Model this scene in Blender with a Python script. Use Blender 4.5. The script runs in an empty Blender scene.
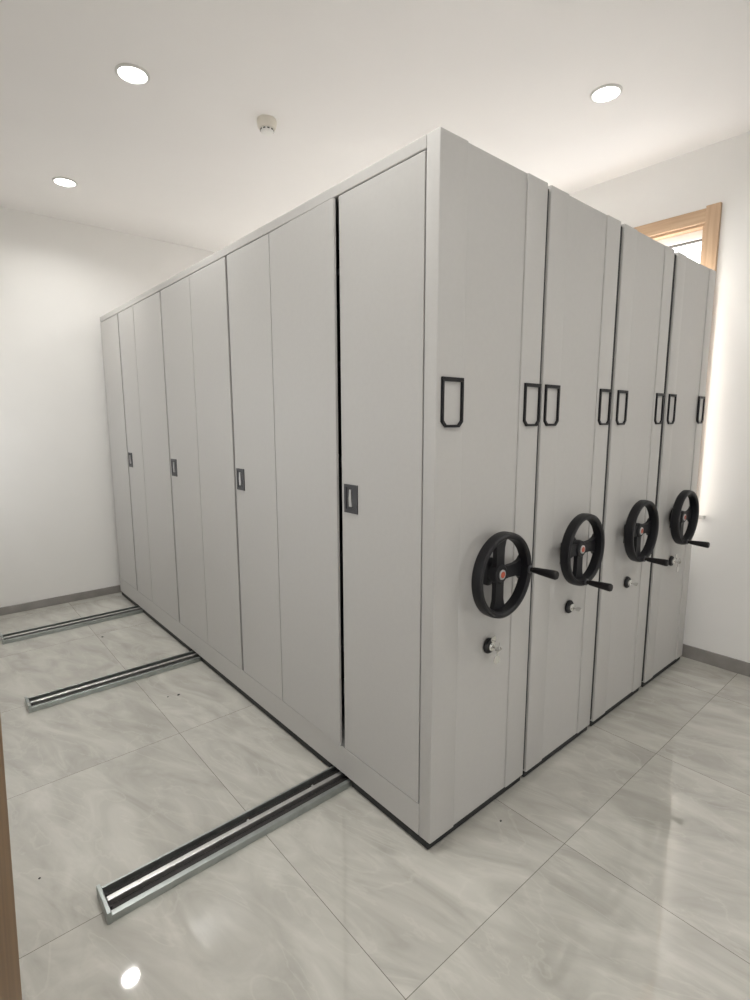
import bpy, bmesh, math, random
from mathutils import Vector, Matrix

random.seed(7)
SC = bpy.context.scene
COL = SC.collection
PI = math.pi

# ------------------------------------------------------------------ materials
def new_mat(name):
    m = bpy.data.materials.new(name)
    m.use_nodes = True
    nt = m.node_tree
    b = nt.nodes['Principled BSDF']
    return m, nt, b

def simple(name, col, rough=0.5, metal=0.0, spec=0.5, noise=0.0, scale=40.0, bump=0.0):
    m, nt, b = new_mat(name)
    b.inputs['Base Color'].default_value = (*col, 1)
    b.inputs['Roughness'].default_value = rough
    b.inputs['Metallic'].default_value = metal
    b.inputs['Specular IOR Level'].default_value = spec
    if noise or bump:
        geo = nt.nodes.new('ShaderNodeNewGeometry')
        n = nt.nodes.new('ShaderNodeTexNoise')
        n.inputs['Scale'].default_value = scale
        n.inputs['Detail'].default_value = 4
        nt.links.new(geo.outputs['Position'], n.inputs['Vector'])
        if noise:
            r = nt.nodes.new('ShaderNodeValToRGB')
            r.color_ramp.elements[0].position = 0.3
            r.color_ramp.elements[1].position = 0.7
            r.color_ramp.elements[0].color = (*[c * (1 - noise) for c in col], 1)
            r.color_ramp.elements[1].color = (*[min(1, c * (1 + noise)) for c in col], 1)
            nt.links.new(n.outputs['Fac'], r.inputs['Fac'])
            nt.links.new(r.outputs['Color'], b.inputs['Base Color'])
        if bump:
            bp = nt.nodes.new('ShaderNodeBump')
            bp.inputs['Strength'].default_value = bump
            bp.inputs['Distance'].default_value = 0.002
            nt.links.new(n.outputs['Fac'], bp.inputs['Height'])
            nt.links.new(bp.outputs['Normal'], b.inputs['Normal'])
    return m

M_WALL = simple('white_wall_paint', (0.82, 0.81, 0.79), 0.75, spec=0.25, noise=0.012, scale=3)
M_CEIL = simple('white_ceiling_paint', (0.82, 0.80, 0.785), 0.85, spec=0.2, noise=0.01, scale=2)
M_BASE = simple('grey_baseboard_tile', (0.26, 0.245, 0.23), 0.16, noise=0.12, scale=9)
M_PAINT = simple('warm_grey_powder_coat', (0.475, 0.466, 0.450), 0.48, spec=0.4, noise=0.012, scale=60, bump=0.05)
M_INSIDE = simple('shade_dark_interior', (0.035, 0.035, 0.04), 0.6)  # interior colour darkened so the door gaps read as deep shade
M_UNDER = simple('black_undercarriage', (0.015, 0.016, 0.016), 0.7)
M_BLACK = simple('black_plastic', (0.007, 0.007, 0.009), 0.45, spec=0.35, noise=0.1, scale=80)
M_GRIP = simple('black_grip_plastic', (0.009, 0.008, 0.009), 0.5, spec=0.35)
M_PULL = simple('charcoal_pull_plastic', (0.045, 0.045, 0.05), 0.45)
M_LATCH = simple('satin_latch_metal', (0.6, 0.6, 0.6), 0.3, metal=0.9)
M_CHROME = simple('chrome', (0.75, 0.75, 0.73), 0.15, metal=1.0)
M_RED = simple('red_badge_enamel', (0.42, 0.08, 0.04), 0.35)
M_GALV = simple('galvanised_steel', (0.41, 0.44, 0.43), 0.32, metal=0.95, noise=0.10, scale=25)
M_SLOT = simple('dark_rail_channel', (0.040, 0.036, 0.036), 0.5, metal=0.3, noise=0.2, scale=12)
M_RUN = simple('bright_running_steel', (0.70, 0.70, 0.69), 0.32, metal=1.0, noise=0.08, scale=30)
M_TRIM = simple('white_lamp_trim', (0.62, 0.61, 0.59), 0.4)
M_DET = simple('cream_detector_plastic', (0.72, 0.68, 0.60), 0.5)
M_DETW = simple('white_detector_plastic', (0.80, 0.79, 0.76), 0.45)
M_SLIT = simple('dark_sensor_slit', (0.03, 0.03, 0.03), 0.6)
M_PVC = simple('white_window_profile', (0.80, 0.79, 0.77), 0.35)
M_GASKET = simple('dark_window_gasket', (0.04, 0.03, 0.02), 0.6)
M_SILL = simple('pale_stone_sill', (0.55, 0.54, 0.52), 0.3, noise=0.08, scale=14)

def lamp_mat():
    m = bpy.data.materials.new('lamp_lens')
    m.use_nodes = True
    nt = m.node_tree
    nt.nodes.remove(nt.nodes['Principled BSDF'])
    e = nt.nodes.new('ShaderNodeEmission')
    e.inputs['Color'].default_value = (1.0, 0.985, 0.955, 1)
    e.inputs['Strength'].default_value = LAMP
    nt.links.new(e.outputs[0], nt.nodes['Material Output'].inputs['Surface'])
    return m

LAMP = 22.0
BULB = 9.2
M_LAMP = lamp_mat()

def glass_mat():
    m = bpy.data.materials.new('window_glass')
    m.use_nodes = True
    nt = m.node_tree
    nt.nodes.remove(nt.nodes['Principled BSDF'])
    t = nt.nodes.new('ShaderNodeBsdfTransparent')
    g = nt.nodes.new('ShaderNodeBsdfGlossy'); g.inputs['Roughness'].default_value = 0.02
    mx = nt.nodes.new('ShaderNodeMixShader')
    mx.inputs[0].default_value = 0.07
    nt.links.new(t.outputs[0], mx.inputs[1])
    nt.links.new(g.outputs[0], mx.inputs[2])
    nt.links.new(mx.outputs[0], nt.nodes['Material Output'].inputs['Surface'])
    return m
M_GLASS = glass_mat()

def wood_mat(name, c0, c1, axis_scale):
    m, nt, b = new_mat(name)
    geo = nt.nodes.new('ShaderNodeNewGeometry')
    mp = nt.nodes.new('ShaderNodeMapping')
    mp.inputs['Scale'].default_value = axis_scale
    n = nt.nodes.new('ShaderNodeTexNoise')
    n.inputs['Scale'].default_value = 1.0
    n.inputs['Detail'].default_value = 6
    n.inputs['Distortion'].default_value = 0.4
    r = nt.nodes.new('ShaderNodeValToRGB')
    r.color_ramp.elements[0].position = 0.32
    r.color_ramp.elements[1].position = 0.68
    r.color_ramp.elements[0].color = (*c0, 1)
    r.color_ramp.elements[1].color = (*c1, 1)
    nt.links.new(geo.outputs['Position'], mp.inputs['Vector'])
    nt.links.new(mp.outputs[0], n.inputs['Vector'])
    nt.links.new(n.outputs['Fac'], r.inputs['Fac'])
    nt.links.new(r.outputs['Color'], b.inputs['Base Color'])
    b.inputs['Roughness'].default_value = 0.5
    b.inputs['Specular IOR Level'].default_value = 0.25
    return m
M_OAK = wood_mat('oak_upright_grain', (0.42, 0.285, 0.18), (0.53, 0.375, 0.25), (55, 55, 2.5))
M_OAKH = wood_mat('oak_level_grain', (0.42, 0.285, 0.18), (0.53, 0.375, 0.25), (55, 2.5, 55))
M_DOORWOOD = wood_mat('brown_door_wood', (0.135, 0.073, 0.028), (0.20, 0.115, 0.048), (40, 40, 2))

TILE, TX, TY = 0.811, 0.411, -0.291
def floor_mat():
    m, nt, b = new_mat('polished_marble_tile')
    N, L = nt.nodes, nt.links
    geo = N.new('ShaderNodeNewGeometry')
    sep = N.new('ShaderNodeSeparateXYZ')
    L.new(geo.outputs['Position'], sep.inputs[0])
    def math_(op, a, bb=None, c=None):
        n = N.new('ShaderNodeMath'); n.operation = op
        for i, v in enumerate((a, bb, c)):
            if v is None: continue
            if isinstance(v, (int, float)): n.inputs[i].default_value = v
            else: L.new(v, n.inputs[i])
        return n.outputs[0]
    cells, masks = [], []
    for out, off in ((sep.outputs[0], TX), (sep.outputs[1], TY)):
        u = math_('DIVIDE', math_('SUBTRACT', out, off), TILE)
        cells.append(math_('FLOOR', u))
        fr = math_('FRACT', u)
        d = math_('MINIMUM', fr, math_('SUBTRACT', 1.0, fr))
        masks.append(math_('LESS_THAN', d, 0.0010 / TILE))
    joint = math_('MAXIMUM', masks[0], masks[1])
    # every tile gets its own offset in the marble pattern
    comb = N.new('ShaderNodeCombineXYZ')
    L.new(math_('MULTIPLY', cells[0], 7.31), comb.inputs[0])
    L.new(math_('MULTIPLY', cells[1], 4.77), comb.inputs[1])
    L.new(math_('ADD', math_('MULTIPLY', cells[0], 1.7), math_('MULTIPLY', cells[1], 2.9)), comb.inputs[2])
    add = N.new('ShaderNodeVectorMath'); add.operation = 'ADD'
    L.new(geo.outputs['Position'], add.inputs[0]); L.new(comb.outputs[0], add.inputs[1])
    mp = N.new('ShaderNodeMapping')
    tilt = N.new('ShaderNodeMapping')
    tilt.inputs['Rotation'].default_value = (0, 0, math.radians(74))
    L.new(add.outputs[0], tilt.inputs['Vector'])
    mp.inputs['Scale'].default_value = (2.0, 5.6, 1)
    L.new(tilt.outputs[0], mp.inputs['Vector'])
    n1 = N.new('ShaderNodeTexNoise')
    n1.inputs['Scale'].default_value = 1.3; n1.inputs['Detail'].default_value = 8
    n1.inputs['Roughness'].default_value = 0.55; n1.inputs['Distortion'].default_value = 1.0
    L.new(mp.outputs[0], n1.inputs['Vector'])
    r1 = N.new('ShaderNodeValToRGB')
    cr = r1.color_ramp
    cr.elements[0].position = 0.30; cr.elements[0].color = (0.385, 0.376, 0.338, 1)
    cr.elements[1].position = 0.72; cr.elements[1].color = (0.575, 0.562, 0.515, 1)
    e = cr.elements.new(0.5); e.color = (0.472, 0.46, 0.418, 1)
    L.new(n1.outputs['Fac'], r1.inputs['Fac'])
    # pale thin veins
    n2 = N.new('ShaderNodeTexNoise')
    n2.inputs['Scale'].default_value = 0.9; n2.inputs['Detail'].default_value = 5
    n2.inputs['Distortion'].default_value = 1.6
    L.new(mp.outputs[0], n2.inputs['Vector'])
    v = math_('ABSOLUTE', math_('SUBTRACT', n2.outputs['Fac'], 0.5))
    vr = N.new('ShaderNodeMapRange')
    vr.inputs['From Min'].default_value = 0.0; vr.inputs['From Max'].default_value = 0.022
    vr.inputs['To Min'].default_value = 0.22; vr.inputs['To Max'].default_value = 0.0
    L.new(v, vr.inputs['Value'])
    mx = N.new('ShaderNodeMixRGB')
    mx.inputs['Color2'].default_value = (0.64, 0.62, 0.565, 1)
    L.new(vr.outputs[0], mx.inputs['Fac']); L.new(r1.outputs['Color'], mx.inputs['Color1'])
    mj = N.new('ShaderNodeMixRGB')
    mj.inputs['Color2'].default_value = (0.15, 0.14, 0.12, 1)
    L.new(joint, mj.inputs['Fac']); L.new(mx.outputs[0], mj.inputs['Color1'])
    L.new(mj.outputs[0], b.inputs['Base Color'])
    b.inputs['Roughness'].default_value = 0.03
    b.inputs['Specular IOR Level'].default_value = 1.0
    b.inputs['IOR'].default_value = 1.6
    return m
M_FLOOR = floor_mat()

# ------------------------------------------------------------------ mesh helpers
def add_box(bm, x0, x1, y0, y1, z0, z1, bevel=0.0, seg=2, mat=None):
    t = bmesh.new()
    bmesh.ops.create_cube(t, size=1)
    for v in t.verts:
        v.co = Vector(((x0 + x1) / 2 + v.co.x * (x1 - x0), (y0 + y1) / 2 + v.co.y * (y1 - y0), (z0 + z1) / 2 + v.co.z * (z1 - z0)))
    if bevel:
        bmesh.ops.bevel(t, geom=list(t.edges), offset=bevel, segments=seg, profile=0.5, affect='EDGES')
    if mat is not None:
        bmesh.ops.transform(t, matrix=mat, verts=t.verts)
    merge(bm, t)

def merge(bm, t):
    me = bpy.data.meshes.new('tmp')
    t.to_mesh(me); t.free()
    bm.from_mesh(me)
    bpy.data.meshes.remove(me)

def add_lathe(bm, prof, mat=None, seg=48, closed=False):
    """prof: (radius, height) pairs spun about local Z."""
    t = bmesh.new()
    rings = []
    for r, h in prof:
        if r < 1e-6:
            rings.append([t.verts.new((0, 0, h))])
        else:
            rings.append([t.verts.new((r * math.cos(2 * PI * k / seg), r * math.sin(2 * PI * k / seg), h)) for k in range(seg)])
    pairs = list(zip(rings, rings[1:]))
    if closed: pairs.append((rings[-1], rings[0]))
    for a, b in pairs:
        for k in range(seg):
            k2 = (k + 1) % seg
            if len(a) == 1 and len(b) == 1: continue
            if len(a) == 1: t.faces.new((a[0], b[k2], b[k]))
            elif len(b) == 1: t.faces.new((a[k], a[k2], b[0]))
            else: t.faces.new((a[k], a[k2], b[k2], b[k]))
    bmesh.ops.recalc_face_normals(t, faces=t.faces)
    if mat is not None:
        bmesh.ops.transform(t, matrix=mat, verts=t.verts)
    merge(bm, t)

def add_prism(bm, outer, d0, d1, frame, hole=None):
    """outline in 2D (list of (a,b)), extruded along depth; frame maps (a, b, depth) to 3D. hole: same-length inner outline."""
    t = bmesh.new()
    n = len(outer)
    o0 = [t.verts.new(frame(a, b, d0)) for a, b in outer]
    o1 = [t.verts.new(frame(a, b, d1)) for a, b in outer]
    for k in range(n):
        t.faces.new((o0[k], o0[(k + 1) % n], o1[(k + 1) % n], o1[k]))
    if hole is None:
        t.faces.new(o0); t.faces.new(o1)
    else:
        i0 = [t.verts.new(frame(a, b, d0)) for a, b in hole]
        i1 = [t.verts.new(frame(a, b, d1)) for a, b in hole]
        for k in range(n):
            k2 = (k + 1) % n
            t.faces.new((i0[k], i1[k], i1[k2], i0[k2]))
            t.faces.new((o0[k], i0[k], i0[k2], o0[k2]))
            t.faces.new((o1[k], o1[k2], i1[k2], i1[k]))
    bmesh.ops.recalc_face_normals(t, faces=t.faces)
    merge(bm, t)

def obj(name, bm, mat, parent=None, smooth=False):
    me = bpy.data.meshes.new(name)
    bm.to_mesh(me); bm.free()
    if smooth:
        for p in me.polygons: p.use_smooth = True
        me.set_sharp_from_angle(angle=math.radians(35))
    me.materials.append(mat)
    o = bpy.data.objects.new(name, me)
    COL.objects.link(o)
    if parent is not None:
        o.parent = parent
    return o

def thing(name, label, cat, loc=(0, 0, 0), rotz=0, group=None):
    o = bpy.data.objects.new(name, None)
    o.empty_display_size = 0.1
    COL.objects.link(o)
    o.location = loc; o.rotation_euler = (0, 0, rotz)
    o['label'] = label; o['category'] = cat
    if group: o['group'] = group
    return o

def struct(name, bm, mat, parent=None, smooth=False):
    o = obj(name, bm, mat, parent, smooth)
    if parent is None: o['kind'] = 'structure'
    return o

def B(*boxes, bevel=0.0):
    bm = bmesh.new()
    for b in boxes: add_box(bm, *b, bevel=bevel)
    return bm

def copy_thing(root, loc, label):
    def rec(o, parent):
        c = o.copy(); COL.objects.link(c)
        if parent is not None: c.parent = parent
        for ch in list(o.children): rec(ch, c)
        return c
    r = rec(root, None)
    r.location = loc; r['label'] = label
    return r

TOFRONT = Matrix.Rotation(PI / 2, 4, 'X')      # local +Z -> -Y (out of an end panel)

# ------------------------------------------------------------------ room
X0, X1, Y0, Y1, ZC = -1.45, 2.44, -2.60, 3.885, 3.13
T = 0.14
WY0, WY1, WZ0, WZ1 = 0.104, 1.32, 0.95, 2.70          # window opening in the right wall
DY0, DY1, DZ = -2.24, -1.33, 2.12                      # doorway in the left wall, behind the camera, opened to sky for added daylight
XH = X0 - 3.0                                          # paving outside the doorway ends here
LZ0, LZ1 = 1.00, 2.05                                  # two unseen windows added in the left wall for fill light
LW = ((0.45, 1.20), (3.05, 3.78))

struct('floor', B((XH, X1 + T, Y0 - T, Y1 + T, -0.12, 0.0)), M_FLOOR)
struct('ceiling', B((X0 - T, X1 + T, Y0 - T, Y1 + T, ZC, ZC + 0.15)), M_CEIL)
struct('wall_back', B((X0 - T, X1 + T, Y1, Y1 + T, 0, ZC)), M_WALL)
struct('wall_left', B((X0 - T, X0, Y0, DY0, 0, ZC), (X0 - T, X0, DY1, LW[0][0], 0, ZC), (X0 - T, X0, LW[0][1], LW[1][0], 0, ZC), (X0 - T, X0, LW[1][1], Y1, 0, ZC), *[(X0 - T, X0, p, q, 0, LZ0) for p, q in LW], *[(X0 - T, X0, p, q, LZ1, ZC) for p, q in LW], (X0 - T, X0, DY0, DY1, DZ, ZC)), M_WALL)
struct('wall_right', B((X1, X1 + T, Y0, WY0, 0, ZC), (X1, X1 + T, WY1, Y1, 0, ZC),
                       (X1, X1 + T, WY0, WY1, 0, WZ0), (X1, X1 + T, WY0, WY1, WZ1, ZC)), M_WALL)
VX0, VX1, VZ0, VZ1 = 0.05, 1.05, 1.30, 2.00           # window added in the near wall for fill light, behind the camera
struct('wall_front', B((X0 - T, VX0, Y0 - T, Y0, 0, ZC), (VX1, X1 + T, Y0 - T, Y0, 0, ZC),
                       (VX0, VX1, Y0 - T, Y0, 0, VZ0), (VX0, VX1, Y0 - T, Y0, VZ1, ZC)), M_WALL)
struct('baseboard_right', B((X1 - 0.012, X1, Y0, Y1 - 0.012, 0, 0.085), bevel=0.003), M_BASE)
struct('baseboard_back', B((X0, X1 - 0.012, Y1 - 0.012, Y1, 0, 0.066), bevel=0.003), M_BASE)
struct('baseboard_left', B((X0, X0 + 0.012, DY1 + 0.03, Y1 - 0.012, 0, 0.085), bevel=0.003), M_BASE)

# window
cw, ct = 0.078, 0.022
win = struct('window_1', B((X1 - ct, X1 + 0.001, WY0 - cw, WY0, WZ0, WZ1 + cw + 0.012),
                           (X1 - ct, X1 + 0.001, WY1, WY1 + cw, WZ0, WZ1 + cw + 0.012), bevel=0.003), M_OAK)
struct('window_head', B((X1 - ct + 0.003, X1 + 0.001, WY0, WY1, WZ1, WZ1 + cw), bevel=0.003), M_OAKH, win)
struct('window_lining', B((X1, X1 + 0.11, WY0, WY1, WZ1 - 0.015, WZ1), (X1, X1 + 0.11, WY0, WY0 + 0.015, WZ0, WZ1 - 0.015),
                          (X1, X1 + 0.11, WY1 - 0.015, WY1, WZ0, WZ1 - 0.015)), M_OAKH, win)
fx0, fx1 = X1 + 0.06, X1 + 0.11
a0, a1, b0, b1 = WY0 + 0.015, WY1 - 0.015, WZ0 + 0.0, WZ1 - 0.015
fw = 0.05
struct('window_frame', B((fx0, fx1, a0, a1, b1 - fw, b1), (fx0, fx1, a0, a1, b0, b0 + fw),
                         (fx0, fx1, a0, a0 + 0.02, b0 + fw, b1 - fw), (fx0, fx1, a1 - 0.02, a1, b0 + fw, b1 - fw),
                         (fx0, fx1, 0.69, 0.74, b0 + fw, b1 - fw), bevel=0.003), M_PVC, win)
struct('window_gasket', B((fx0 + 0.008, fx1 - 0.008, a0 + 0.02, a1 - 0.02, b1 - fw - 0.007, b1 - fw),
                          (fx0 + 0.008, fx1 - 0.008, a0 + 0.02, a1 - 0.02, b0 + fw, b0 + fw + 0.007)), M_GASKET, win)
struct('window_pane', B((fx0 + 0.02, fx0 + 0.026, a0 + 0.02, 0.69, b0 + fw, b1 - fw), (fx0 + 0.02, fx0 + 0.026, 0.74, a1 - 0.02, b0 + fw, b1 - fw)), M_GLASS, win)
struct('window_sill', B((X1 - 0.035, X1 + 0.001, WY0 - cw - 0.06, WY1 + cw + 0.06, WZ0 - 0.022, WZ0),
                        (X1, X1 + T, WY0, WY1, WZ0 - 0.022, WZ0), bevel=0.002), M_SILL, win)

# unseen window behind the camera, added to light the room
g0, g1, VXM = Y0 - 0.10, Y0 - 0.05, (VX0 + VX1) / 2
added_win = struct('window_2', B((VX0, VX1, g0, g1, VZ1 - 0.05, VZ1), (VX0, VX1, g0, g1, VZ0, VZ0 + 0.05), (VX0, VX0 + 0.05, g0, g1, VZ0 + 0.05, VZ1 - 0.05),
                            (VX1 - 0.05, VX1, g0, g1, VZ0 + 0.05, VZ1 - 0.05), (VXM - 0.025, VXM + 0.025, g0, g1, VZ0 + 0.05, VZ1 - 0.05), bevel=0.003), M_PVC)
struct('window_pane', B((VX0 + 0.05, VXM - 0.025, g0 + 0.02, g0 + 0.026, VZ0 + 0.05, VZ1 - 0.05), (VXM + 0.025, VX1 - 0.05, g0 + 0.02, g0 + 0.026, VZ0 + 0.05, VZ1 - 0.05)), M_GLASS, added_win)
struct('window_sill', B((VX0 - 0.06, VX1 + 0.06, Y0 - 0.05, Y0 + 0.035, VZ0 - 0.022, VZ0), bevel=0.002), M_SILL, added_win)

# unseen windows added in the left wall to brighten this side
h0, h1 = X0 - 0.10, X0 - 0.05
for k, (p, q) in enumerate(LW):
    wl = struct('window_%d' % (3 + k), B((h0, h1, p, q, LZ1 - 0.04, LZ1), (h0, h1, p, q, LZ0, LZ0 + 0.04), (h0, h1, p, p + 0.04, LZ0 + 0.04, LZ1 - 0.04),
                                         (h0, h1, q - 0.04, q, LZ0 + 0.04, LZ1 - 0.04), bevel=0.003), M_PVC)
    struct('window_pane', B((h0 + 0.02, h0 + 0.026, p + 0.04, q - 0.04, LZ0 + 0.04, LZ1 - 0.04)), M_GLASS, wl)
    struct('window_sill', B((X0 - 0.05, X0 + 0.03, p - 0.0, q + 0.0, LZ0 - 0.020, LZ0), bevel=0.002), M_SILL, wl)

# wooden door leaf swung open against the left wall, at the photographer's left shoulder
door = struct('door_1', B((X0 - T, X0 + 0.02, DY0 - 0.001, DY0 + 0.03, 0, DZ), (X0 - T, X0 + 0.02, DY1 - 0.03, DY1 + 0.001, 0, DZ),
                          (X0 - T, X0 + 0.02, DY0 + 0.03, DY1 - 0.03, DZ - 0.03, DZ)), M_DOORWOOD)
lean = Matrix.Translation((-1.2065, -0.42, 0)) @ Matrix.Rotation(math.radians(-10.5), 4, 'Z') @ Matrix.Translation((1.2065, 0.42, 0)) @ Matrix.Translation((-1.2065, -0.42, 0.93)) @ Matrix.Rotation(math.radians(1.7), 4, 'Y') @ Matrix.Translation((1.2065, 0.42, -0.93))
bm = bmesh.new()
add_box(bm, -1.258, -1.2125, -1.30, -0.42, 0.03, 2.08, bevel=0.003, mat=lean)
leaf = struct('door_leaf', bm, M_DOORWOOD, door)

# ------------------------------------------------------------------ downlights and detector
def make_downlight(label, loc):
    t = thing('ceiling_downlight', label, 'ceiling light', loc, 0, 'recessed ceiling downlights')
    bm = bmesh.new()
    add_lathe(bm, [(0.060, 0.0), (0.060, -0.004), (0.0635, -0.0085), (0.070, -0.009), (0.0745, -0.004), (0.0745, 0.0)], closed=True)
    obj('trim_ring', bm, M_TRIM, t, True)
    bm = bmesh.new()
    add_lathe(bm, [(0.0, -0.0035), (0.0598, -0.0035), (0.0598, -0.0005), (0.0, -0.0005)])
    obj('lens', bm, M_LAMP, t)
    return t
dl = make_downlight('round lit ceiling downlight nearer the camera of the two on the left', (-0.325, 1.632, ZC))
copy_thing(dl, (-0.325, 3.104, ZC), 'round lit ceiling downlight closest to the back wall, above the empty rails')
copy_thing(dl, (1.487, 0.277, ZC), 'round lit ceiling downlight above the end panels near the wooden window')
copy_thing(dl, (-0.325, 0.16, ZC), 'added round ceiling downlight above the near end of the rails, out of the frame')  # this and the next two: out-of-view lamps added for even light
copy_thing(dl, (-0.325, -1.25, ZC), 'added round ceiling downlight over the doorway end of the room, behind the camera')
copy_thing(dl, (1.487, -1.25, ZC), 'added round ceiling downlight over the empty corner behind the camera')

copy_thing(dl, (1.487, 1.70, ZC), 'added unseen round ceiling downlight above the middle of the shelving roof')  # unseen lamps added over the shelving to brighten ceiling and back wall
copy_thing(dl, (1.487, 3.104, ZC), 'added unseen round ceiling downlight above the far end of the shelving roof')
for d in [o for o in COL.objects if o.name.startswith('ceiling_downlight')]:
    li = bpy.data.lights.new('downlight_bulb', 'AREA'); li.shape = 'DISK'; li.size = 0.115
    li.energy = BULB * (1.33 if d.location.y > 1 else 0.62 if d.location.y > 0 else 0.95) if d.location.x > 0 else BULB * (0.86 if d.location.y > 1 else 0.95); li.spread = math.radians(150); li.color = (1.0, 0.985, 0.955)
    lo = bpy.data.objects.new('downlight_bulb', li); COL.objects.link(lo)
    lo.location = (d.location.x, d.location.y, ZC - 0.006)

sm = thing('smoke_detector', 'small cream smoke detector on the ceiling above the shelving', 'smoke detector', (0.337, 1.568, ZC))
bm = bmesh.new(); add_lathe(bm, [(0.0, 0.0), (0.05, 0.0), (0.052, -0.008), (0.052, -0.018), (0.049, -0.036), (0.042, -0.046), (0.0, -0.046)])
obj('housing', bm, M_DET, sm, True)
bm = bmesh.new(); add_lathe(bm, [(0.0, -0.046), (0.034, -0.046), (0.035, -0.056), (0.030, -0.066), (0.018, -0.071), (0.0, -0.072)])
cap = obj('sensor_cap', bm, M_DETW, sm, True)
for k in range(10):
    a = 2 * PI * k / 10
    bm = bmesh.new()
    add_box(bm, 0.0335, 0.0365, -0.006, 0.006, -0.056, -0.050, mat=Matrix.Rotation(a, 4, 'Z'))
    obj('vent_slit', bm, M_SLIT, cap)

# ------------------------------------------------------------------ floor rails
RX0, RX1 = -0.937, 2.30
RAILS = (0.530, 2.105, 3.258)
def make_rail(label, y):
    t = thing('floor_rail', label, 'rail', (0, y, 0), 0, 'steel floor rails under the shelving')
    w = 0.062
    bm = B((RX0, RX1, -w, w, 0.0, 0.006))
    obj('channel_floor', bm, M_SLOT, t)
    bm = bmesh.new()
    # near flange, a broad folded lip; far flange, a thin one
    add_box(bm, RX0, RX1, -w - 0.004, -w + 0.016, 0.0, 0.026, bevel=0.002)
    obj('near_flange', bm, M_GALV, t)
    bm = bmesh.new()
    add_box(bm, RX0, RX1, w - 0.006, w + 0.003, 0.0, 0.028, bevel=0.0015)
    obj('far_flange', bm, M_GALV, t)
    bm = bmesh.new()
    add_box(bm, RX0 + 0.004, RX1, -0.004, 0.016, 0.005, 0.027, bevel=0.003)
    obj('running_bar', bm, M_RUN, t)
    bm = bmesh.new()
    add_box(bm, RX0 - 0.012, RX0 + 0.001, -w - 0.006, w + 0.005, 0.0, 0.040, bevel=0.002)
    cap = obj('end_cap', bm, M_GALV, t)
    for yy in (-0.024, 0.034):
        bm = bmesh.new()
        add_lathe(bm, [(0.0, 0.012), (0.005, 0.012), (0.0065, 0.009), (0.0065, 0.0), (0.0, 0.0)],
                  Matrix.Translation((RX0 + 0.001, yy, 0.018)) @ Matrix.Rotation(PI / 2, 4, 'Y'), seg=12)
        obj('cap_bolt', bm, M_SLOT, cap)
    for xx in (-0.12, -0.42):
        bm = bmesh.new()
        add_lathe(bm, [(0.0, 0.010), (0.004, 0.0095), (0.006, 0.006), (0.0, 0.006)], Matrix.Translation((xx, 0.038, 0)), seg=12)
        obj('fixing_screw', bm, M_RUN, t)
    return t
rail = make_rail('galvanised floor rail closest to the camera, running under the shelving', RAILS[0])
copy_thing(rail, (0.010, RAILS[1], 0), 'galvanised floor rail in the middle of the three, running under the shelving')
copy_thing(rail, (0.012, RAILS[2], 0), 'galvanised floor rail nearest the back wall, running under the shelving')

# ------------------------------------------------------------------ mobile shelving units
L, ZB, ZT = 3.79, 0.038, 2.391
EP = 0.056                 # depth of the end panel

def wheel_rot(deg): return Matrix.Rotation(math.radians(deg), 4, 'Z')

def add_handwheel(parent, cx, cz, deg):
    base = Matrix.Translation((cx, 0, cz)) @ TOFRONT
    bm = bmesh.new()
    # rim: a deep rounded band
    add_lathe(bm, [(0.1555, 0.047), (0.1565, 0.066), (0.154, 0.080), (0.148, 0.085), (0.139, 0.084), (0.133, 0.078), (0.130, 0.060), (0.130, 0.045), (0.135, 0.041), (0.149, 0.041)], base, seg=72, closed=True)
    # three flat spokes in a T, flaring where they meet the rim
    for a in (0, 90, -90):
        mat = base @ wheel_rot(a + deg)
        def fr(u, v, d, mat=mat): return mat @ Vector((u, v, d))
        out = [(0.0, -0.026), (0.05, -0.0225), (0.095, -0.024), (0.120, -0.031), (0.1345, -0.046),
               (0.1345, 0.046), (0.120, 0.031), (0.095, 0.024), (0.05, 0.0225), (0.0, 0.026)]
        add_prism(bm, out, 0.034, 0.052, fr)
    # hub boss
    add_lathe(bm, [(0.0, 0.028), (0.036, 0.028), (0.038, 0.042), (0.035, 0.056), (0.030, 0.060), (0.0, 0.060)], base, seg=40)
    w = obj('handwheel', bm, M_BLACK, parent, True)
    bm = bmesh.new()
    add_lathe(bm, [(0.0, 0.0), (0.052, 0.0), (0.052, 0.006), (0.036, 0.014), (0.030, 0.018), (0.030, 0.030), (0.0, 0.030)], base, seg=40)
    obj('axle', bm, M_BLACK, w, True)
    bm = bmesh.new()
    add_lathe(bm, [(0.0, 0.0595), (0.0185, 0.0595), (0.0185, 0.0625), (0.016, 0.0635), (0.0, 0.0635)], base, seg=32)
    badge = obj('hub_badge', bm, M_LATCH, w, True); badge['label'] = 'silver round badge with a red middle on the hub'
    # crank grip
    ga = math.radians(deg)
    gm = base @ Matrix.Translation((0.138 * math.cos(ga), 0.138 * math.sin(ga), 0.0))
    bm = bmesh.new()
    add_lathe(bm, [(0.0, 0.080), (0.0085, 0.080), (0.0085, 0.098), (0.0105, 0.100), (0.012, 0.115), (0.0145, 0.150), (0.0165, 0.180), (0.0168, 0.190), (0.014, 0.195), (0.0, 0.196)], gm, seg=28)
    obj('crank_grip', bm, M_GRIP, w, True)
    bm = bmesh.new()
    add_lathe(bm, [(0.0, 0.083), (0.015, 0.083), (0.015, 0.088), (0.012, 0.090), (0.0, 0.090)], gm, seg=20)
    obj('grip_collar', bm, M_PULL, w, True)
    bm = bmesh.new()
    add_lathe(bm, [(0.0, 0.0634), (0.012, 0.0634), (0.0115, 0.0648), (0.0, 0.0652)], base, seg=24)
    obj('badge_middle', bm, M_RED, w, True)
    return w

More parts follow.
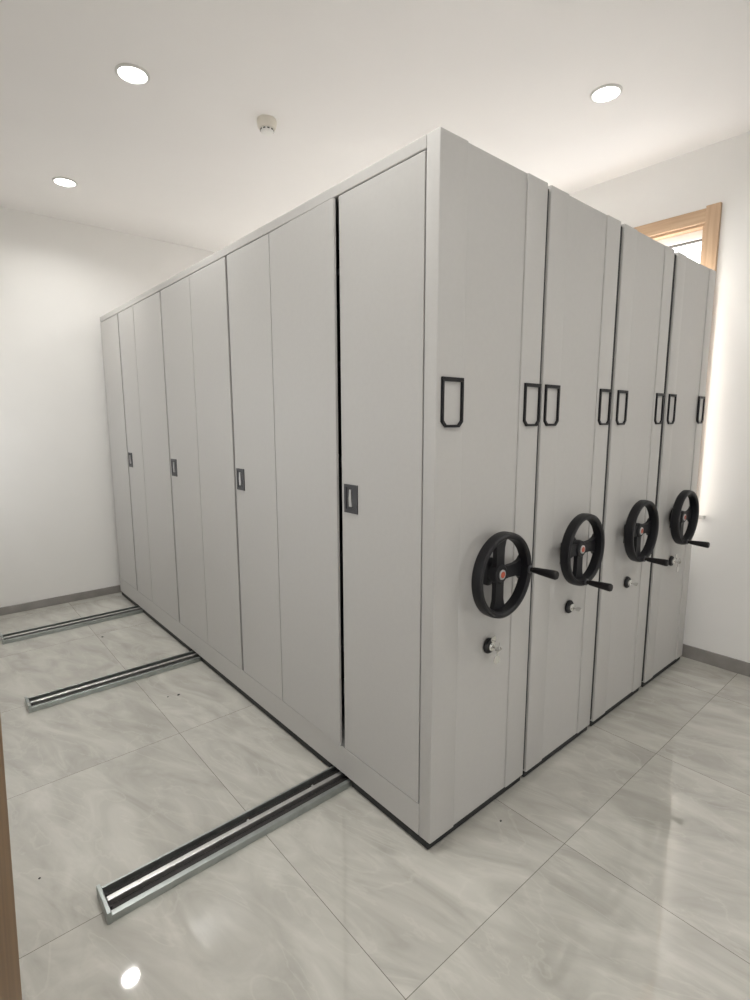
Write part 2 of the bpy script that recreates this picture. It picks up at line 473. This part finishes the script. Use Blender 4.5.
def add_label_frame(parent, x0, x1, z0=1.518, z1=1.677):
    w, c, wt = 0.0085, 0.018, 0.013
    cx = (x1 - x0)
    outer = [(x0, z1), (x1, z1), (x1, z0 + c), (x1 - c, z0), (x0 + c, z0), (x0, z0 + c)]
    inner = [(x0 + w, z1 - wt), (x1 - w, z1 - wt), (x1 - w, z0 + c + 0.004), (x1 - c - 0.004, z0 + w), (x0 + c + 0.004, z0 + w), (x0 + w, z0 + c + 0.004)]
    bm = bmesh.new()
    add_prism(bm, outer, 0.003, -0.008, lambda a, b, d: Vector((a, d, b)), hole=inner)
    return obj('label_frame', bm, M_BLACK, parent)

def add_lock(parent, x, z):
    base = Matrix.Translation((x, 0, z)) @ TOFRONT
    bm = bmesh.new()
    add_lathe(bm, [(0.0, -0.002), (0.030, -0.002), (0.030, 0.004), (0.026, 0.009), (0.0, 0.009)], base, seg=32)
    k = obj('lock', bm, M_BLACK, parent, True)
    bm = bmesh.new()
    add_lathe(bm, [(0.0, 0.008), (0.017, 0.008), (0.017, 0.018), (0.014, 0.020), (0.0, 0.020)], base, seg=28)
    c = obj('lock_cylinder', bm, M_CHROME, k, True); c['label'] = 'chrome cylinder with keyhole'

def unit_base(label, x0, x1, seams, sx):
    """x0..x1: width of the end panel; seams: the two upright seams; everything local to x0."""
    w = x1 - x0
    t = thing('mobile_shelf_unit', label, 'mobile shelving unit', (x0, 0, 0), 0, 'hand-cranked mobile shelving units')
    sl, sr = seams
    # end panel: a recessed middle sheet between two raised upright strips, folded round the corner
    bm = bmesh.new()
    add_box(bm, 0.012, w - 0.012, 0.0065, EP, ZB, ZT - 0.001)
    obj('end_panel', bm, M_PAINT, t)
    for a, b in ((0.0, sl), (sr, w)):
        bm = bmesh.new()
        add_box(bm, a, b, 0.0, EP, ZB, ZT, bevel=0.004, seg=3)
        obj('side_strip', bm, M_PAINT, t, True)
    return t, w

def add_undercarriage(t, w):
    bm = bmesh.new()
    ys = [0.012] + [v for y in RAILS for v in (y - 0.076, y + 0.076)] + [L - 0.014]
    for k in range(0, len(ys), 2):
        add_box(bm, 0.004, w - 0.002, ys[k], ys[k + 1], 0.007, ZB + 0.012)
    add_box(bm, 0.004, w - 0.002, 0.012, L - 0.014, 0.0395, ZB + 0.012)
    obj('undercarriage', bm, M_UNDER, t)

U = [  # x0, x1, left seam, right seam, wheel centre (all world x), lock, crank angle
    (0.000, 0.578, 0.130, 0.452, 0.294, 0.309, 0),
    (0.600, 1.155, 0.725, 1.036, 0.864, 0.888, -90),
    (1.190, 1.748, 1.318, 1.638, 1.446, 1.465, -90),
    (1.797, 2.358, 1.905, 2.262, 2.012, 2.036, -90),
]
KZ = (0.701, 0.716, 0.710, 0.722)
LABELS = ['grey shelving unit with eight long doors, nearest the camera, its crank grip pointing right',
          'second grey shelving unit from the camera, narrow end panel with black handwheel',
          'third grey shelving unit from the camera, between the second and the one by the wall',
          'last grey shelving unit, beside the right wall under the wooden window']
FR = [((0.020, 0.123), (0.474, 0.5765)), ((0.6125, 0.713), (1.050, 1.149)), ((1.220, 1.316), (1.648, 1.738)), ((1.810, 1.902), (2.252, 2.338))]

# doors of the first unit: (y near, y far, free edge that carries the pull?, opens)
DT, DB = 2.347, 0.166
seams_y = [0.058, 0.508, 1.003, 1.428, 1.893, 2.366, 2.915, 3.290, L - 0.022]
half_gap = [0.0032, 0.0125, 0.0028, 0.011, 0.0028, 0.0115, 0.003, 0.012, 0.003]

for i, (x0, x1, sl, sr, wx, lx, deg) in enumerate(U):
    t, w = unit_base(LABELS[i], x0, x1, (sl - x0, sr - x0), None)
    bm = bmesh.new()
    if i == 0:
        # hollow carcass behind the doors
        add_box(bm, 0.0, w, EP + 0.0005, L, DT + 0.0042, ZT, bevel=0.003)
        add_box(bm, 0.0, w, EP + 0.0005, L, ZB, DB - 0.003, bevel=0.003)
        add_box(bm, 0.0, w, L - 0.020, L, DB - 0.002, DT + 0.002)
        add_box(bm, w - 0.02, w, EP + 0.0005, L - 0.02, DB - 0.002, DT + 0.002)
        obj('carcass', bm, M_PAINT, t)
        bm = bmesh.new()
        for y in (1.003, 1.893, 2.915):
            add_box(bm, 0.03, w - 0.02, y - 0.012, y + 0.012, DB - 0.0018, DT + 0.0018)
        add_box(bm, 0.03, w - 0.02, EP, EP + 0.012, DB - 0.0018, DT + 0.0018)
        obj('divider', bm, M_INSIDE, t)
        for z in (0.55, 0.95, 1.35, 1.75, 2.10):
            obj('shelf', B((0.06, w - 0.02, EP + 0.012, L - 0.02, z, z + 0.025)), M_INSIDE, t)
        for k in range(8):
            ya, yb = seams_y[k] + half_gap[k], seams_y[k + 1] - half_gap[k + 1]
            hinge_near = (k % 2 == 0)          # near leaf of a pair hinges at its near side
            bm = bmesh.new()
            add_box(bm, 0.0, 0.012, ya, yb, DB, DT, bevel=0.0015)
            d = obj('door', bm, M_PAINT, t)
            if k % 2 == 1 and k == 1:
                # this leaf stands a touch proud at its free edge
                piv = Vector((0.0, yb, 0))
                d.data.transform(Matrix.Translation(piv) @ Matrix.Rotation(math.radians(-0.9), 4, 'Z') @ Matrix.Translation(-piv))
            if k % 2 == 0:
                hw = 0.082 if k < 4 else 0.090
                y1 = yb - 0.018; y0 = y1 - hw
                bm = bmesh.new()
                add_prism(bm, [(y0, 1.186), (y1, 1.186), (y1, 1.297), (y0, 1.297)], 0.002, -0.004, lambda a, b, dd: Vector((dd, a, b)),
                          hole=[(y0 + 0.012, 1.199), (y1 - 0.012, 1.199), (y1 - 0.012, 1.285), (y0 + 0.012, 1.285)])
                add_box(bm, -0.0012, 0.002, y0 + 0.012, y1 - 0.012, 1.199, 1.285)
                h = obj('pull_handle', bm, M_PULL, d); h['label'] = 'charcoal flush pull with a silver latch'
                bm = bmesh.new()
                add_prism(bm, [(y0 + 0.030, 1.212), (y0 + 0.048, 1.212), (y0 + 0.050, 1.245), (y0 + 0.046, 1.278), (y0 + 0.036, 1.278), (y0 + 0.034, 1.245)], -0.001, -0.007, lambda a, b, dd: Vector((dd, a, b)))
                # latch sits in the pull; kept in the same handle level as a sibling part of the door
                obj('latch', bm, M_LATCH, d)
    else:
        add_box(bm, 0.004, w - 0.004, EP + 0.0005, L, ZB, ZT - 0.002, bevel=0.003)
        obj('carcass', bm, M_PAINT, t)
    add_undercarriage(t, w)
    if i:
        obj('gap_shade_strip', B((-0.017, 0.001, 0.010, 0.030, ZB + 0.01, ZT - 0.012), bevel=0.003), M_UNDER, t)  # black strip added in the gap between units to stand in for its shade
    for a, b in FR[i]:
        add_label_frame(t, a - x0, b - x0)
    add_handwheel(t, wx - x0, 0.993, deg)
    add_lock(t, lx - x0, KZ[i])

# ------------------------------------------------------------------ keys
def key_mesh(bm, mat):
    """key along local +Z from its tip (0) to its bow."""
    fr = lambda a, b, d: mat @ Vector((a, d, b))
    add_prism(bm, [(-0.003, -0.012), (0.003, -0.012), (0.003, 0.000), (0.011, 0.004), (0.0135, 0.013), (0.009, 0.023), (-0.009, 0.023), (-0.0135, 0.013), (-0.011, 0.004), (-0.003, 0.000)], -0.0013, 0.0013, fr)

def make_key(label, x, z, bunch):
    t = thing('key_bunch' if bunch else 'key', label, 'key', (x, -0.0325, z), 0, 'keys left in the shelf locks')
    bm = bmesh.new()
    key_mesh(bm, TOFRONT @ Matrix.Rotation(math.radians(20), 4, 'Z'))
    obj('inserted_key', bm, M_CHROME, t)
    if bunch:
        bm = bmesh.new()
        n, m_, R, r = 28, 8, 0.016, 0.0014
        vs = [[bm.verts.new(((R + r * math.cos(2 * PI * j / m_)) * math.cos(2 * PI * i / n), r * math.sin(2 * PI * j / m_), (R + r * math.cos(2 * PI * j / m_)) * math.sin(2 * PI * i / n))) for j in range(m_)] for i in range(n)]
        for i in range(n):
            for j in range(m_):
                bm.faces.new((vs[i][j], vs[(i + 1) % n][j], vs[(i + 1) % n][(j + 1) % m_], vs[i][(j + 1) % m_]))
        bmesh.ops.recalc_face_normals(bm, faces=bm.faces)
        bmesh.ops.transform(bm, matrix=Matrix.Translation((0.002, -0.014, 0.008)) @ Matrix.Rotation(math.radians(35), 4, 'Z'), verts=bm.verts)
        obj('key_ring', bm, M_CHROME, t, True)
        bm = bmesh.new()
        key_mesh(bm, Matrix.Translation((0.002, -0.006, -0.026)) @ Matrix.Rotation(math.radians(188), 4, 'Y') @ Matrix.Scale(1.35, 4))
        obj('hanging_key', bm, M_CHROME, t)
        bm = bmesh.new()
        key_mesh(bm, Matrix.Translation((-0.008, 0.002, 0.024)) @ Matrix.Rotation(math.radians(-15), 4, 'Y') @ Matrix.Scale(1.1, 4))
        obj('spare_key', bm, M_CHROME, t)
    return t
make_key('bunch of chrome keys in the lock of the nearest shelving unit', 0.309, KZ[0], True)
make_key('single chrome key in the lock of the second shelving unit', 0.888, KZ[1], False)
make_key('single chrome key in the lock of the third shelving unit', 1.465, KZ[2], False)
make_key('bunch of chrome keys in the lock of the shelving unit by the right wall', 2.036, KZ[3], True)

# ------------------------------------------------------------------ crumbs on the tiles
def crumb(x, y, r, label):
    bm = bmesh.new()
    bmesh.ops.create_icosphere(bm, subdivisions=2, radius=1)
    for v in bm.verts:
        k = 0.75 + 0.5 * random.random()
        v.co = Vector((v.co.x * r * k * 1.4, v.co.y * r * k, max(-0.5, v.co.z) * r * 0.6 * k))
    lo = min(v.co.z for v in bm.verts)
    for v in bm.verts: v.co.z -= lo
    o = obj('dirt_crumb', bm, M_SLIT)
    o.location = (x, y, 0)
    o['label'] = label; o['category'] = 'dirt'; o['group'] = 'crumbs of dirt on the floor tiles'
crumb(-0.265, 1.705, 0.0055, 'larger of two black crumbs on the tile just before the middle floor rail')
crumb(-0.318, 1.722, 0.0035, 'smaller of two black crumbs on the tile just before the middle floor rail')
crumb(-0.374, 2.879, 0.0055, 'black crumb on the tile between the middle and the farthest floor rails')
crumb(-1.079, 0.799, 0.0032, 'tiny black crumb on the tile left of the nearest rail end')
crumb(0.326, -0.071, 0.0035, 'black crumb on the tile in front of the nearest end panel')

# ------------------------------------------------------------------ daylight
w = bpy.data.worlds.new('sky'); SC.world = w
w.use_nodes = True
bg = w.node_tree.nodes['Background']
bg.inputs['Color'].default_value = (0.98, 0.99, 1.0, 1)
bg.inputs['Strength'].default_value = 3.9
sun = bpy.data.lights.new('sun', 'SUN'); sun.energy = 88.0; sun.angle = math.radians(2); sun.color = (1.0, 0.98, 0.95)
so = bpy.data.objects.new('sun', sun); COL.objects.link(so)
dirv = Vector((-0.72, -0.42, -0.68))
so.rotation_euler = dirv.to_track_quat('-Z', 'Y').to_euler()
so.location = (6, 2.8, 5)
def portal(loc, rot, sx, sy):
    pl = bpy.data.lights.new('window_portal', 'AREA'); pl.shape = 'RECTANGLE'; pl.size = sx; pl.size_y = sy
    pl.cycles.is_portal = True
    po = bpy.data.objects.new('window_portal', pl); COL.objects.link(po)
    po.location = loc; po.rotation_euler = rot
portal((X1 + T + 0.02, (WY0 + WY1) / 2, (WZ0 + WZ1) / 2), (0, PI / 2, 0), WZ1 - WZ0, WY1 - WY0)
portal(((VX0 + VX1) / 2, Y0 - T - 0.02, (VZ0 + VZ1) / 2), (PI / 2, 0, 0), VX1 - VX0, VZ1 - VZ0)
for p, q in LW: portal((X0 - T - 0.02, (p + q) / 2, (LZ0 + LZ1) / 2), (0, -PI / 2, 0), LZ1 - LZ0, q - p)
portal((X0 - T - 0.02, (DY0 + DY1) / 2, DZ / 2), (0, -PI / 2, 0), DZ, DY1 - DY0)

# ------------------------------------------------------------------ camera
cam = bpy.data.cameras.new('camera'); co = bpy.data.objects.new('camera', cam); COL.objects.link(co)
F = 528.94
cam.sensor_fit = 'VERTICAL'; cam.sensor_height = 24.0; cam.lens = F * 24.0 / 1000.0
cam.clip_start = 0.02
yaw, pitch, roll = math.radians(49.292), math.radians(8.56), math.radians(-0.125)
fwd = Vector((math.cos(yaw) * math.cos(pitch), math.sin(yaw) * math.cos(pitch), -math.sin(pitch)))
rgt = Vector((math.sin(yaw), -math.cos(yaw), 0)); up = rgt.cross(fwd)
r2 = rgt * math.cos(roll) + up * math.sin(roll); u2 = -rgt * math.sin(roll) + up * math.cos(roll)
Mx = Matrix((r2, u2, -fwd)).transposed().to_4x4()
Mx.translation = Vector((-1.2479, -1.154, 1.5412))
co.matrix_world = Mx
SC.camera = co

SC.view_settings.view_transform = 'Standard'
SC.view_settings.look = 'None'
SC.view_settings.gamma = 1.0
SC.view_settings.use_curve_mapping = False
SC.view_settings.exposure = 0.0
SC.cycles.max_bounces = 14
SC.cycles.diffuse_bounces = 8
SC.cycles.transparent_max_bounces = 8
SC.cycles.sample_clamp_indirect = 8.0
